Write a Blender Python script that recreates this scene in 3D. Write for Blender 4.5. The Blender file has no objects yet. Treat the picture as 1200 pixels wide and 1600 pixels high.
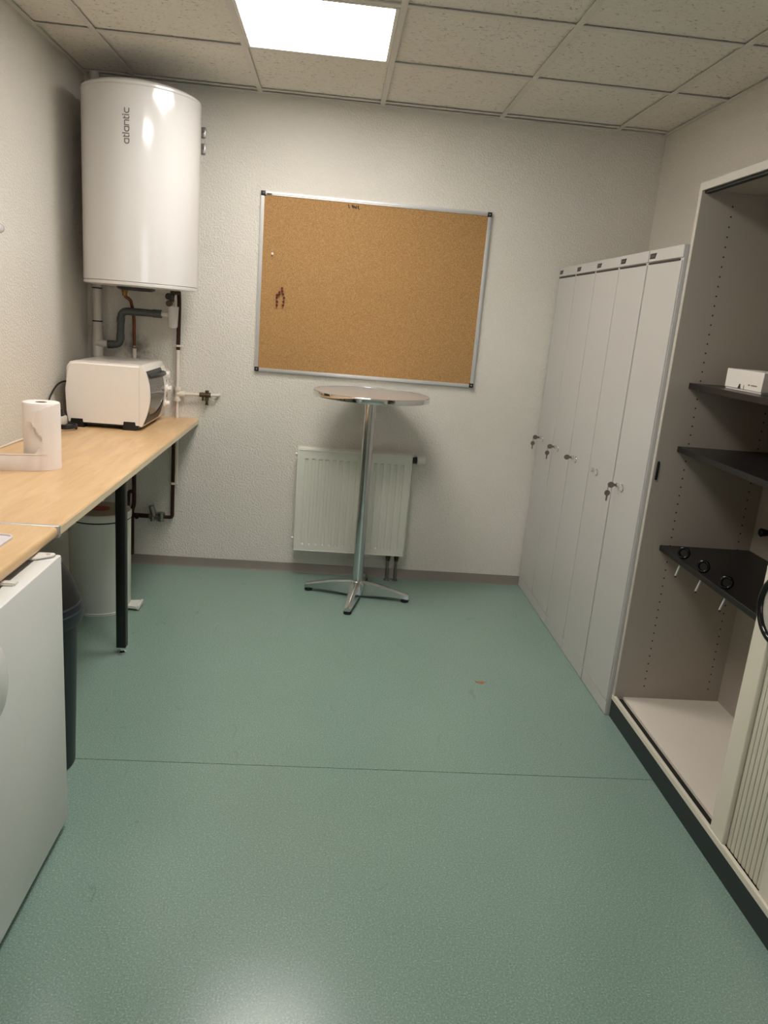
import bpy, bmesh, math, random
from mathutils import Vector, Matrix
random.seed(7)
D = bpy.data
COL = bpy.context.scene.collection
SC = bpy.context.scene

# ---------------------------------------------------------------- camera, world, exposure
H, W, YR = 2.4655, 2.9076, -4.95          # ceiling height, room width, rear wall
yaw, pitch, roll = -0.0817, -0.2526, 0.0846
fw = Vector((-math.sin(yaw)*math.cos(pitch), math.cos(yaw)*math.cos(pitch), math.sin(pitch)))
rt = Vector((math.cos(yaw), math.sin(yaw), 0)); up = rt.cross(fw)
r2 = math.cos(roll)*rt + math.sin(roll)*up
u2 = -math.sin(roll)*rt + math.cos(roll)*up
cd = D.cameras.new('camera'); cam = D.objects.new('camera', cd); COL.objects.link(cam)
m = Matrix((r2, u2, -fw)).transposed().to_4x4(); m.translation = Vector((1.2853, -4.1358, 1.458))
cam.matrix_world = m
cd.sensor_fit = 'VERTICAL'; cd.sensor_height = 36; cd.lens = 36*1180.2/1600
cd.clip_start = .02; cd.clip_end = 50
SC.camera = cam
wd = D.worlds.new('world'); SC.world = wd; wd.use_nodes = True
wd.node_tree.nodes['Background'].inputs[0].default_value = (.88, .94, 1.0, 1)
wd.node_tree.nodes['Background'].inputs[1].default_value = 1.2
SC.view_settings.view_transform = 'Standard'; SC.view_settings.look = 'None'
SC.view_settings.gamma = 1; SC.view_settings.exposure = 1.2
SC.view_settings.use_curve_mapping = False
PANEL_STRENGTH = 10
PANEL_COLOR = (1.0, .965, .915)
PANELS = [(1, 1), (1, 3)]            # column, row of the ceiling grid that holds a lit panel

FILL_WIN = (1.35, 2.65, .95, 2.15)                 # opening added for fill light, in the unseen rear wall: x0, x1, z0, z1
pl = D.lights.new('fill_portal', 'AREA'); pl.shape = 'RECTANGLE'; pl.size = FILL_WIN[1]-FILL_WIN[0]; pl.size_y = FILL_WIN[3]-FILL_WIN[2]
pl.cycles.is_portal = True  # guides world light in through the added fill opening
po = D.objects.new('fill_portal', pl); COL.objects.link(po)
po.location = ((FILL_WIN[0]+FILL_WIN[1])/2, YR-.09, (FILL_WIN[2]+FILL_WIN[3])/2); po.rotation_euler = (math.radians(90), 0, 0)

# ---------------------------------------------------------------- materials
def s2l(c):
    return tuple((v/12.92 if v <= .04045 else ((v+.055)/1.055)**2.4) for v in [x/255 for x in c])
def nodes_of(mt):
    nt = mt.node_tree; return nt, nt.nodes['Principled BSDF']
def mat(name, rgb, rough=.5, metal=0, spec=.5, bump=None, var=None, coat=0):
    """rgb in sRGB bytes; bump=(scale, strength, distance); var=(scale, amount)"""
    mt = D.materials.new(name); mt.use_nodes = True
    nt, b = nodes_of(mt); c = s2l(rgb)
    b.inputs['Base Color'].default_value = (*c, 1); b.inputs['Roughness'].default_value = rough
    b.inputs['Metallic'].default_value = metal; b.inputs['Specular IOR Level'].default_value = spec
    b.inputs['Coat Weight'].default_value = coat
    tc = nt.nodes.new('ShaderNodeNewGeometry')
    if bump:
        n = nt.nodes.new('ShaderNodeTexNoise'); n.inputs['Scale'].default_value = bump[0]; n.inputs['Detail'].default_value = 3
        bp = nt.nodes.new('ShaderNodeBump'); bp.inputs['Strength'].default_value = bump[1]; bp.inputs['Distance'].default_value = bump[2]
        nt.links.new(tc.outputs['Position'], n.inputs['Vector'])
        nt.links.new(n.outputs[0], bp.inputs['Height']); nt.links.new(bp.outputs[0], b.inputs['Normal'])
    v = var or (3.0, .04)
    n = nt.nodes.new('ShaderNodeTexNoise'); n.inputs['Scale'].default_value = v[0]; n.inputs['Detail'].default_value = 4
    nt.links.new(tc.outputs['Position'], n.inputs['Vector'])
    mx = nt.nodes.new('ShaderNodeMix'); mx.data_type = 'RGBA'
    mx.inputs[6].default_value = (*[x*(1-v[1]) for x in c], 1); mx.inputs[7].default_value = (*[min(1, x*(1+v[1])) for x in c], 1)
    nt.links.new(n.outputs[0], mx.inputs[0]); nt.links.new(mx.outputs[2], b.inputs['Base Color'])
    return mt
def N(nt, t, **kw):
    n = nt.nodes.new(t)
    for k, v in kw.items():
        if k in n.inputs: n.inputs[k].default_value = v
        else: setattr(n, k, v)
    return n
def ramp(nt, src, stops):
    r = nt.nodes.new('ShaderNodeValToRGB'); nt.links.new(src, r.inputs[0])
    e = r.color_ramp.elements
    while len(e) < len(stops): e.new(.5)
    for q, (p, c) in zip(e, stops): q.position = p; q.color = (*c, 1)
    return r.outputs[0]

def floor_mat():
    mt = D.materials.new('linoleum'); mt.use_nodes = True; nt, b = nodes_of(mt)
    g = nt.nodes.new('ShaderNodeNewGeometry')
    n1 = N(nt, 'ShaderNodeTexNoise', Scale=230.0, Detail=4.0, Roughness=.7)
    n2 = N(nt, 'ShaderNodeTexNoise', Scale=2.2, Detail=5.0, Roughness=.6)
    n3 = N(nt, 'ShaderNodeTexNoise', Scale=9.0, Detail=6.0, Roughness=.65)
    for n in (n1, n2, n3): nt.links.new(g.outputs['Position'], n.inputs['Vector'])
    base = ramp(nt, n1.outputs[0], [(.30, s2l((100, 123, 114))), (.46, s2l((124, 148, 137))), (.56, s2l((132, 156, 144))), (.70, s2l((176, 193, 183)))])
    dirt = ramp(nt, n2.outputs[0], [(.20, (.95, .955, .94)), (.80, (1.02, 1.02, 1.02))])
    mx = N(nt, 'ShaderNodeMix', data_type='RGBA', blend_type='MULTIPLY'); mx.inputs[0].default_value = 1
    nt.links.new(base, mx.inputs[6]); nt.links.new(dirt, mx.inputs[7])
    # fine dark scratches: the thin level lines of a warped, stretched noise
    mp = N(nt, 'ShaderNodeMapping'); mp.inputs['Scale'].default_value = (3.0, 1.3, 1); mp.inputs['Rotation'].default_value = (0, 0, .9)
    nt.links.new(g.outputs['Position'], mp.inputs[0])
    n4 = N(nt, 'ShaderNodeTexNoise', Scale=1.6, Detail=2.0); nt.links.new(mp.outputs[0], n4.inputs['Vector'])
    sub = N(nt, 'ShaderNodeMath', operation='SUBTRACT'); sub.inputs[1].default_value = .5; nt.links.new(n4.outputs[0], sub.inputs[0])
    ab = N(nt, 'ShaderNodeMath', operation='ABSOLUTE'); nt.links.new(sub.outputs[0], ab.inputs[0])
    line = ramp(nt, ab.outputs[0], [(0, (1, 1, 1)), (.0016, (0, 0, 0))])
    gate = ramp(nt, n3.outputs[0], [(.52, (0, 0, 0)), (.60, (.25, .25, .25))])
    ml = N(nt, 'ShaderNodeMath', operation='MULTIPLY'); nt.links.new(line, ml.inputs[0]); nt.links.new(gate, ml.inputs[1])
    mz = N(nt, 'ShaderNodeMix', data_type='RGBA'); nt.links.new(ml.outputs[0], mz.inputs[0])
    nt.links.new(mx.outputs[2], mz.inputs[6]); mz.inputs[7].default_value = (*s2l((60, 80, 74)), 1)
    nt.links.new(mz.outputs[2], b.inputs['Base Color'])
    rr = ramp(nt, n2.outputs[0], [(.2, (.19,)*3), (.8, (.27,)*3)]); nt.links.new(rr, b.inputs['Roughness'])
    bp = N(nt, 'ShaderNodeBump', Strength=.03, Distance=.0005); nt.links.new(n2.outputs[0], bp.inputs['Height']); nt.links.new(bp.outputs[0], b.inputs['Normal'])
    b.inputs['Specular IOR Level'].default_value = .45
    return mt
def wall_mat():
    mt = D.materials.new('roughcast_paint'); mt.use_nodes = True; nt, b = nodes_of(mt)
    g = nt.nodes.new('ShaderNodeNewGeometry')
    n1 = N(nt, 'ShaderNodeTexNoise', Scale=105.0, Detail=3.0, Roughness=.55, Distortion=.5)
    n2 = N(nt, 'ShaderNodeTexNoise', Scale=1.3, Detail=3.0)
    for n in (n1, n2): nt.links.new(g.outputs['Position'], n.inputs['Vector'])
    hr = ramp(nt, n1.outputs[0], [(.42, (0,)*3), (.62, (1,)*3)])
    bp = N(nt, 'ShaderNodeBump', Strength=.6, Distance=.004); nt.links.new(hr, bp.inputs['Height']); nt.links.new(bp.outputs[0], b.inputs['Normal'])
    base = ramp(nt, n2.outputs[0], [(.3, s2l((218, 212, 201))), (.7, s2l((226, 221, 211)))])
    # old grime around the pipe holes
    d = N(nt, 'ShaderNodeVectorMath', operation='DISTANCE'); d.inputs[1].default_value = (.255, 0, 1.19)
    nt.links.new(g.outputs['Position'], d.inputs[0])
    n3 = N(nt, 'ShaderNodeTexNoise', Scale=28.0, Detail=4.0); nt.links.new(g.outputs['Position'], n3.inputs['Vector'])
    ad = N(nt, 'ShaderNodeMath', operation='MULTIPLY_ADD'); ad.inputs[1].default_value = .16; nt.links.new(n3.outputs[0], ad.inputs[0]); nt.links.new(d.outputs['Value'], ad.inputs[2])
    f = ramp(nt, ad.outputs[0], [(.10, (.6,)*3), (.16, (0,)*3)])
    mx = N(nt, 'ShaderNodeMix', data_type='RGBA'); nt.links.new(f, mx.inputs[0]); nt.links.new(base, mx.inputs[6]); mx.inputs[7].default_value = (*s2l((70, 60, 48)), 1)
    nt.links.new(mx.outputs[2], b.inputs['Base Color']); b.inputs['Roughness'].default_value = .55; b.inputs['Specular IOR Level'].default_value = .3
    return mt
def tile_mat():
    mt = D.materials.new('mineral_fibre'); mt.use_nodes = True; nt, b = nodes_of(mt)
    g = nt.nodes.new('ShaderNodeNewGeometry')
    mp = N(nt, 'ShaderNodeMapping'); mp.inputs['Scale'].default_value = (1, 1.9, 1); nt.links.new(g.outputs['Position'], mp.inputs[0])
    n1 = N(nt, 'ShaderNodeTexNoise', Scale=55.0, Detail=2.0, Distortion=1.2); nt.links.new(mp.outputs[0], n1.inputs['Vector'])
    c = ramp(nt, n1.outputs[0], [(.29, s2l((150, 143, 132))), (.37, s2l((222, 217, 207))), (.7, s2l((230, 225, 215)))])
    hgt = ramp(nt, n1.outputs[0], [(.28, (0,)*3), (.40, (1,)*3)])
    bp = N(nt, 'ShaderNodeBump', Strength=.5, Distance=.003); nt.links.new(hgt, bp.inputs['Height']); nt.links.new(bp.outputs[0], b.inputs['Normal'])
    nt.links.new(c, b.inputs['Base Color']); b.inputs['Roughness'].default_value = .85
    return mt
def cork_mat():
    mt = D.materials.new('cork'); mt.use_nodes = True; nt, b = nodes_of(mt)
    g = nt.nodes.new('ShaderNodeNewGeometry')
    n1 = N(nt, 'ShaderNodeTexNoise', Scale=300.0, Detail=4.0, Roughness=.75); nt.links.new(g.outputs['Position'], n1.inputs['Vector'])
    c = ramp(nt, n1.outputs[0], [(.32, s2l((118, 84, 46))), (.47, s2l((160, 121, 72))), (.56, s2l((171, 131, 80))), (.72, s2l((206, 168, 118)))])
    nt.links.new(c, b.inputs['Base Color']); b.inputs['Roughness'].default_value = .8
    return mt
def wood_mat():
    mt = D.materials.new('beech_laminate'); mt.use_nodes = True; nt, b = nodes_of(mt)
    g = nt.nodes.new('ShaderNodeNewGeometry')
    mp = N(nt, 'ShaderNodeMapping'); mp.inputs['Scale'].default_value = (9, 1.3, 9); nt.links.new(g.outputs['Position'], mp.inputs[0])
    n1 = N(nt, 'ShaderNodeTexNoise', Scale=2.4, Detail=5.0, Roughness=.6, Distortion=.6); nt.links.new(mp.outputs[0], n1.inputs['Vector'])
    c = ramp(nt, n1.outputs[0], [(.3, s2l((204, 165, 118))), (.5, s2l((216, 180, 134))), (.7, s2l((224, 191, 146)))])
    nt.links.new(c, b.inputs['Base Color']); b.inputs['Roughness'].default_value = .32; b.inputs['Specular IOR Level'].default_value = .5
    return mt
def emis_mat():
    mt = D.materials.new('lit_diffuser'); mt.use_nodes = True; nt, b = nodes_of(mt)
    b.inputs['Base Color'].default_value = (.8, .8, .8, 1)
    b.inputs['Emission Color'].default_value = (*PANEL_COLOR, 1); b.inputs['Emission Strength'].default_value = PANEL_STRENGTH
    return mt

MT = dict(
 woodedge=mat('beech_edging', (222, 204, 172), .4), ovenhandle=mat('oven_handle', (50, 51, 52), .4),
 floor=floor_mat(), wall=wall_mat(), tile=tile_mat(), cork=cork_mat(), wood=wood_mat(), lit=emis_mat(),
 tbar=mat('grid_paint', (212, 208, 199), .5), slab=mat('dark_void', (40, 38, 36), .9),
 lampframe=mat('lamp_frame_paint', (225, 222, 215), .4),
 base=mat('vinyl_skirting', (124, 116, 106), .5),
 enamel=mat('white_enamel', (214, 211, 208), .11, spec=.6, coat=.3, var=(1, .01)),
 enamel_trim=mat('white_plastic', (222, 218, 210), .3),
 logo=mat('grey_print', (92, 84, 78), .5),
 fridge=mat('fridge_enamel', (232, 231, 228), .28, var=(1, .01)),
 ovenw=mat('oven_enamel', (236, 228, 220), .22, var=(1, .01)),
 glass_dark=mat('oven_door_glass', (52, 50, 48), .06, spec=.9),
 blackp=mat('black_plastic', (17, 17, 18), .45), blackg=mat('glossy_black', (10, 10, 11), .12),
 rubber=mat('rubber', (14, 14, 14), .7), darkmetal=mat('black_steel', (12, 12, 13), .4),
 chrome=mat('chrome', (225, 225, 225), .10, 1), alu=mat('polished_aluminium', (205, 205, 205), .16, 1),
 brush=mat('brushed_aluminium', (214, 213, 212), .42, .85), tabletop=mat('spun_steel', (202, 198, 195), .30, .55, bump=(300, .05, .001)),
 steel=mat('nickel', (150, 146, 140), .3, 1),
 rad=mat('radiator_paint', (216, 214, 202), .3, var=(1, .01)),
 locker=mat('locker_paint', (190, 187, 183), .33, var=(1.2, .015)), lockgap=mat('locker_shadow_gap', (58, 50, 46), .7),
 cab=mat('greige_laminate', (170, 160, 148), .42, var=(1.5, .02)), cabedge=mat('edge_band', (184, 178, 167), .4),
 cabfloor=mat('laminate_floor_of_cabinet', (226, 216, 203), .4),
 shelf=mat('black_laminate', (24, 21, 21), .35, var=(8, .1)), plinth=mat('plinth_black', (38, 44, 46), .5),
 slat=mat('slat_plastic', (222, 214, 197), .4), track=mat('track_black', (12, 11, 10), .6),
 copper=mat('copper', (118, 72, 46), .38, .9), oldcopper=mat('tarnished_copper', (62, 38, 28), .5, .6, var=(40, .3)),
 brass=mat('brass', (150, 112, 60), .35, .9), oldbrass=mat('tarnished_brass', (86, 74, 54), .45, .7, var=(60, .3)),
 pipe=mat('painted_pipe', (222, 212, 198), .4), pvc=mat('white_pvc', (206, 200, 190), .4), greypvc=mat('grey_pvc', (74, 77, 78), .45),
 tundish=mat('translucent_plastic', (212, 208, 206), .35),
 navy=mat('navy_plastic', (16, 22, 31), .4), navyrim=mat('navy_rim', (26, 31, 42), .35),
 binw=mat('bin_enamel', (222, 222, 214), .25, var=(1, .01)), binlid=mat('bin_lid_grey', (150, 142, 130), .4), red=mat('red_sticker', (150, 52, 40), .5),
 paper=mat('paper', (238, 228, 222), .9, bump=(120, .15, .001)), card=mat('cardboard_core', (120, 104, 86), .9),
 sheet=mat('white_tray', (222, 214, 218), .35), boxw=mat('white_card', (226, 220, 212), .3), boxside=mat('grey_card', (176, 170, 168), .4), ink=mat('dark_ink', (50, 46, 44), .6),
 redpin=mat('red_pin', (92, 14, 12), .35), whitepin=mat('white_pin', (235, 228, 215), .4), marker=mat('marker_ink', (44, 34, 14), .7),
 cable=mat('white_cable', (220, 212, 200), .45), bcable=mat('black_cable', (20, 20, 20), .5),
 stain=mat('rust_stain', (150, 98, 48), .5, var=(90, .3)), gasket=mat('fridge_gasket', (110, 104, 98), .6),
 key=mat('key_nickel', (128, 122, 112), .35, .9), sticker=mat('black_sticker', (30, 26, 22), .4), stickerg=mat('sticker_print', (96, 90, 82), .5),
)

# ---------------------------------------------------------------- mesh building
class B:
    """collects shapes in world coordinates"""
    def __init__(s): s.bm = bmesh.new()
    def _merge(s, t):
        me = D.meshes.new('tmp'); t.to_mesh(me); t.free(); s.bm.from_mesh(me); D.meshes.remove(me)
    def box(s, x0, x1, y0, y1, z0, z1, bev=0, seg=2, rot=None):
        t = bmesh.new(); bmesh.ops.create_cube(t, size=1)
        for v in t.verts: v.co = Vector((v.co.x*(x1-x0), v.co.y*(y1-y0), v.co.z*(z1-z0)))
        if bev: bmesh.ops.bevel(t, geom=t.edges[:], offset=bev, segments=seg, affect='EDGES', profile=.5)
        c = Vector(((x0+x1)/2, (y0+y1)/2, (z0+z1)/2))
        for v in t.verts: v.co = (rot @ v.co if rot else v.co) + c
        s._merge(t); return s
    def cyl(s, p0, p1, r0, r1=None, seg=24, caps=True):
        r1 = r0 if r1 is None else r1; p0 = Vector(p0); p1 = Vector(p1); d = (p1-p0).normalized()
        a = d.orthogonal().normalized(); b = d.cross(a); rings = []
        for p, r in ((p0, r0), (p1, r1)):
            rings.append([s.bm.verts.new(p + (a*math.cos(t)+b*math.sin(t))*r) for t in [2*math.pi*i/seg for i in range(seg)]])
        for i in range(seg):
            j = (i+1) % seg; s.bm.faces.new((rings[0][i], rings[0][j], rings[1][j], rings[1][i]))
        if caps: s.bm.faces.new(rings[0][::-1]); s.bm.faces.new(rings[1])
        return s
    def tube(s, pts, r, seg=12, closed=False, round_=0.0):
        pts = [Vector(p) for p in pts]
        if round_:
            out = [pts[0]]
            for i in range(1, len(pts)-1):
                a, c, b = pts[i-1], pts[i], pts[i+1]
                q = min(round_, (a-c).length*.49, (b-c).length*.49)
                p0 = c+(a-c).normalized()*q; p1 = c+(b-c).normalized()*q
                for k in range(6):
                    t = k/5; out.append((1-t)**2*p0+2*t*(1-t)*c+t*t*p1)
            pts = out+[pts[-1]]
        n = len(pts); rings = []; a = None
        for i in range(n):
            if closed: d = (pts[(i+1) % n]-pts[i-1]).normalized()
            else: d = (pts[min(i+1, n-1)]-pts[max(i-1, 0)]).normalized()
            a = d.orthogonal().normalized() if a is None else (a-d*a.dot(d)).normalized()
            b = d.cross(a); rr = r[i] if isinstance(r, (list, tuple)) else r
            rings.append([s.bm.verts.new(pts[i]+(a*math.cos(t)+b*math.sin(t))*rr) for t in [2*math.pi*k/seg for k in range(seg)]])
        for i in range(n if closed else n-1):
            R0, R1 = rings[i], rings[(i+1) % n]
            for k in range(seg):
                j = (k+1) % seg; s.bm.faces.new((R0[k], R0[j], R1[j], R1[k]))
        if not closed: s.bm.faces.new(rings[0][::-1]); s.bm.faces.new(rings[-1])
        return s
    def lathe(s, cx, cy, prof, seg=64, cap=True, sx=1, sy=1):
        rings = [[s.bm.verts.new((cx+sx*r*math.cos(2*math.pi*i/seg), cy+sy*r*math.sin(2*math.pi*i/seg), z)) for i in range(seg)] for r, z in prof]
        for R0, R1 in zip(rings, rings[1:]):
            for i in range(seg):
                j = (i+1) % seg; s.bm.faces.new((R0[i], R0[j], R1[j], R1[i]))
        if cap: s.bm.faces.new(rings[0][::-1]); s.bm.faces.new(rings[-1])
        return s
    def prism(s, poly, axis, a0, a1):
        """poly of 2-D points extruded along axis ('x','y','z') from a0 to a1"""
        def P(p, a):
            return {'x': (a, p[0], p[1]), 'y': (p[0], a, p[1]), 'z': (p[0], p[1], a)}[axis]
        r0 = [s.bm.verts.new(P(p, a0)) for p in poly]; r1 = [s.bm.verts.new(P(p, a1)) for p in poly]; n = len(poly)
        for i in range(n):
            j = (i+1) % n; s.bm.faces.new((r0[i], r0[j], r1[j], r1[i]))
        s.bm.faces.new(r0[::-1]); s.bm.faces.new(r1); return s
    def ball(s, c, rx, ry, rz, seg=20):
        t = bmesh.new(); bmesh.ops.create_uvsphere(t, u_segments=seg, v_segments=seg//2, radius=1)
        for v in t.verts: v.co = Vector((v.co.x*rx+c[0], v.co.y*ry+c[1], v.co.z*rz+c[2]))
        s._merge(t); return s

ORG = {}
def tag(o, label=None, cat=None, group=None, kind=None):
    for k, v in (('label', label), ('category', cat), ('group', group), ('kind', kind)):
        if v: o[k] = v
    return o
def obj(name, b, mt, parent=None, smooth=True, origin=None):
    bm = b.bm
    bmesh.ops.recalc_face_normals(bm, faces=bm.faces[:])
    org = ORG[parent.name] if parent else Vector(origin or (0, 0, 0))
    for v in bm.verts: v.co -= org
    me = D.meshes.new(name); bm.to_mesh(me); bm.free(); me.materials.append(MT[mt])
    if smooth:
        me.polygons.foreach_set('use_smooth', [True]*len(me.polygons)); me.set_sharp_from_angle(angle=math.radians(38))
    o = D.objects.new(name, me); COL.objects.link(o)
    if parent: o.parent = parent
    else: o.location = org
    ORG[o.name] = org
    return o
def thing(name, label, cat, loc, group=None):
    o = D.objects.new(name, None); COL.objects.link(o); o.location = loc; ORG[o.name] = Vector(loc)
    o.empty_display_size = .05
    return tag(o, label, cat, group)
def copy_tree(o, parent=None):
    c = o.copy(); COL.objects.link(c); ORG[c.name] = ORG[o.name]
    if parent: c.parent = parent
    for ch in list(o.children): copy_tree(ch, c)
    return c

# ---------------------------------------------------------------- room shell
tag(obj('wall_back', B().box(-.1, W+.1, 0, .1, -.05, H+.25), 'wall', smooth=False), kind='structure')
tag(obj('wall_left', B().box(-.1, 0, YR, 0, -.05, H+.25), 'wall', smooth=False), kind='structure')
tag(obj('wall_right', B().box(W, W+.1, YR, 0, -.05, H+.25), 'wall', smooth=False), kind='structure')
x0, x1, z0, z1 = FILL_WIN
tag(obj('wall_rear', B().box(-.1, x0, YR-.1, YR, -.05, H+.25).box(x1, W+.1, YR-.1, YR, -.05, H+.25).box(x0, x1, YR-.1, YR, -.05, z0).box(x0, x1, YR-.1, YR, z1, H+.25), 'wall', smooth=False), kind='structure')
wf = B()
for a, b_, c, d_ in ((x0, x1, z0, z0+.05), (x0, x1, z1-.05, z1), (x0, x0+.05, z0+.05, z1-.05), (x1-.05, x1, z0+.05, z1-.05), ((x0+x1)/2-.03, (x0+x1)/2+.03, z0+.05, z1-.05)):
    wf.box(a, b_, YR-.08, YR-.03, c, d_)
tag(obj('fill_window', wf, 'enamel_trim', smooth=False), kind='structure')  # frame of the added opening, there only for fill light

SEAM = -1.9264
floor = tag(obj('floor', B().box(0, W, YR, 0, -.05, -.003), 'slab', smooth=False), kind='structure')
obj('floor_sheet', B().box(0, W, SEAM+.0014, 0, -.003, 0), 'floor', floor, smooth=False)
obj('floor_sheet', B().box(0, W, YR, SEAM-.0014, -.003, 0), 'floor', floor, smooth=False)
st = B()
for (a, b_, c, d_, wd_) in [(1.964, -1.252, 1.988, -1.282, .006), (1.978, -1.256, 2.014, -1.262, .006), (1.986, -1.282, 2.002, -1.262, .008)]:
    dx, dy = c-a, d_-b_; L = math.hypot(dx, dy); nx, ny = -dy/L*wd_, dx/L*wd_
    st.prism([(a, b_), ((a+c)/2+nx, (b_+d_)/2+ny), (c, d_), ((a+c)/2-nx, (b_+d_)/2-ny)], 'z', 0, .0006)
tag(obj('stain', st, 'stain', floor), label='small rusty orange mark on the green floor')
prof = [(0, 0), (-.016, 0), (-.013, .004), (-.009, .010), (-.007, .046), (-.004, .052), (0, .052)]
tag(obj('baseboard_back', B().prism(prof, 'x', 0, W), 'base'), kind='structure')
tag(obj('baseboard_left', B().prism([(-p[0], p[1]) for p in prof], 'y', YR, -.017), 'base'), kind='structure')
tag(obj('baseboard_right', B().prism([(W+p[0], p[1]) for p in prof], 'y', YR, -2.95), 'base'), kind='structure')

# ceiling: slab, tiles, grid bars
ceil = tag(obj('ceiling', B().box(-.1, W+.1, YR-.1, .1, H+.12, H+.2), 'slab', smooth=False), kind='structure')
XC = [0, .2447, .8447, 1.4447, 2.0447, 2.6447, W]
YC = [0, -.062] + [-.062-.6*k for k in range(1, 9) if -.062-.6*k > YR+.03] + [YR]
holes = {(c+1, r) for c, r in PANELS}    # keyed by (column index in XC, row index with row 0 = strip)
for i in range(len(XC)-1):
    for j in range(len(YC)-1):
        if (i, j) in {(c+1, r+1) for c, r in PANELS}: continue
        dz = random.uniform(0, .0015)
        x0, x1, y0, y1 = XC[i]+.005, XC[i+1]-.005, YC[j+1]+.005, YC[j]-.005
        if j == 0 and i == 5:                # the displaced sliver in the corner leaves a dark gap
            y1 -= .022
        obj('ceiling_tile', B().box(x0, x1, y0, y1, H+.008+dz, H+.022), 'tile', ceil, smooth=False)
for x in XC[1:-1]:
    obj('grid_bar', B().box(x-.012, x+.012, YR, 0, H-.0005, H+.004, .0006, 1).box(x-.002, x+.002, YR, 0, H+.004, H+.03), 'tbar', ceil, smooth=False)
for y in YC[1:-1]:
    b = B()
    for i in range(len(XC)-1): b.box(XC[i]+(.012 if i else 0), XC[i+1]-(.012 if i < 5 else 0), y-.012, y+.012, H, H+.004, .0006, 1)
    obj('grid_bar', b, 'tbar', ceil, smooth=False)
obj('wall_angle', B().box(0, W, -.022, 0, H-.001, H+.003), 'tbar', ceil, smooth=False)
obj('wall_angle', B().box(0, .02, YR, -.022, H-.001, H+.003), 'tbar', ceil, smooth=False)
obj('wall_angle', B().box(W-.02, W, YR, -.022, H-.001, H+.003), 'tbar', ceil, smooth=False)

# lit panels
LL = ['bright square ceiling light panel nearest the back wall', 'second lit ceiling panel from the back wall', 'lit ceiling panel furthest from the back wall']
for k, (c, r) in enumerate(PANELS):
    x0, x1, y0, y1 = XC[c+1], XC[c+2], YC[r+2], YC[r+1]
    t = thing('ceiling_light', LL[k], 'light', ((x0+x1)/2, (y0+y1)/2, H+.003), 'lit panels in the ceiling grid')
    f = B(); a = .013; g = .026
    f.box(x0+a, x1-a, y0+a, y0+g, H-.002, H+.02).box(x0+a, x1-a, y1-g, y1-a, H-.002, H+.02)
    f.box(x0+a, x0+g, y0+g, y1-g, H-.002, H+.02).box(x1-g, x1-a, y0+g, y1-g, H-.002, H+.02)
    obj('frame', f, 'lampframe', t, smooth=False)
    obj('diffuser', B().box(x0+g, x1-g, y0+g, y1-g, H+.002, H+.010), 'lit', t, smooth=False)

# ---------------------------------------------------------------- water heater
HX, HY, HR = .347, -.290, .262
t = thing('water_heater', 'tall white cylindrical water heater hanging in the corner above the toaster oven', 'water heater', (HX, HY, 1.495))
obj('tank', B().lathe(HX, HY, [(HR-.012, 1.512), (HR, 1.516), (HR, 1.518), (HR, 2.310), (HR, 2.312), (HR-.004, 2.314)], 96), 'enamel', t)
obj('top_cap', B().lathe(HX, HY, [(HR-.004, 2.313), (HR-.003, 2.316), (HR-.001, 2.318), (HR-.001, 2.326), (HR-.007, 2.332), (HR-.05, 2.350), (.02, 2.356)], 96), 'enamel', t)
obj('bottom_cap', B().lathe(HX, HY, [(.02, 1.492), (HR-.02, 1.494), (HR, 1.500), (HR+.001, 1.510), (HR-.004, 1.514)], 96), 'enamel', t)
obj('element_cover', B().lathe(HX-.02, HY-.03, [(.065, 1.478), (.085, 1.484), (.09, 1.494)], 40), 'blackp', t)
for z0 in (2.235, 2.16):
    obj('wall_bracket', B().box(.545, .586, -.012, -.001, z0, z0+.05, .004).cyl((.574, -.03, z0+.03), (.574, -.011, z0+.03), .008, seg=12), 'steel', t)
# heat band between tank and wall (holds it)
obj('hanging_bracket', B().box(HX-.15, HX+.15, -.045, -.0005, 2.10, 2.16), 'steel', t)
obj('hanging_bracket', B().box(HX-.15, HX+.15, -.045, -.0005, 1.62, 1.68), 'steel', t)
# lettering "atlantic" as strokes wrapped round the tank
def arc(cx, cy, rx, ry, a0, a1, n=8):
    return [(cx+rx*math.cos(math.radians(a0+(a1-a0)*i/n)), cy+ry*math.sin(math.radians(a0+(a1-a0)*i/n))) for i in range(n+1)]
def la(o): return [[(o+180, 0), (o+180, 160), *[(o+70, 160)], *arc(o+85, 80, 68, 80, 90, 270), (o+180, 0)]]
def lt(o): return [[(o+20, 205), (o+20, 20), (o+38, 0), (o+85, 0)], [(o+20, 160), (o+80, 160)]]
strokes = la(0)+lt(235)+[[(372, 240), (372, 0)]]+la(425)+[[(665, 0), (665, 160), (810, 160), (830, 140), (830, 0)]]+lt(880)
strokes += [[(1020, 160), (1020, 0)], [(1020, 205), (1020, 235)], [(1255, 160), (1160, 160), *arc(1165, 80, 72, 80, 90, 270), (1255, 0)]]
U = .140/1260; lb = B()
def onTank(p):
    ang = math.radians(-90) - (p[1]*U-.008)/HR
    return Vector((HX+(HR+.0009)*math.cos(ang), HY+(HR+.0009)*math.sin(ang), 2.080+p[0]*U))
for sgs in strokes:
    for a, b_ in zip(sgs, sgs[1:]):
        a = Vector(a); b2 = Vector(b_); d = (b2-a)
        if d.length < .1: continue
        d.normalize(); n = Vector((-d.y, d.x))*17; e = d*15
        q = [onTank(p) for p in (a-e+n, b2+e+n, b2+e-n, a-e-n)]
        lb.bm.faces.new([lb.bm.verts.new(v) for v in q])
obj('lettering', lb, 'logo', t, smooth=False)

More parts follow.
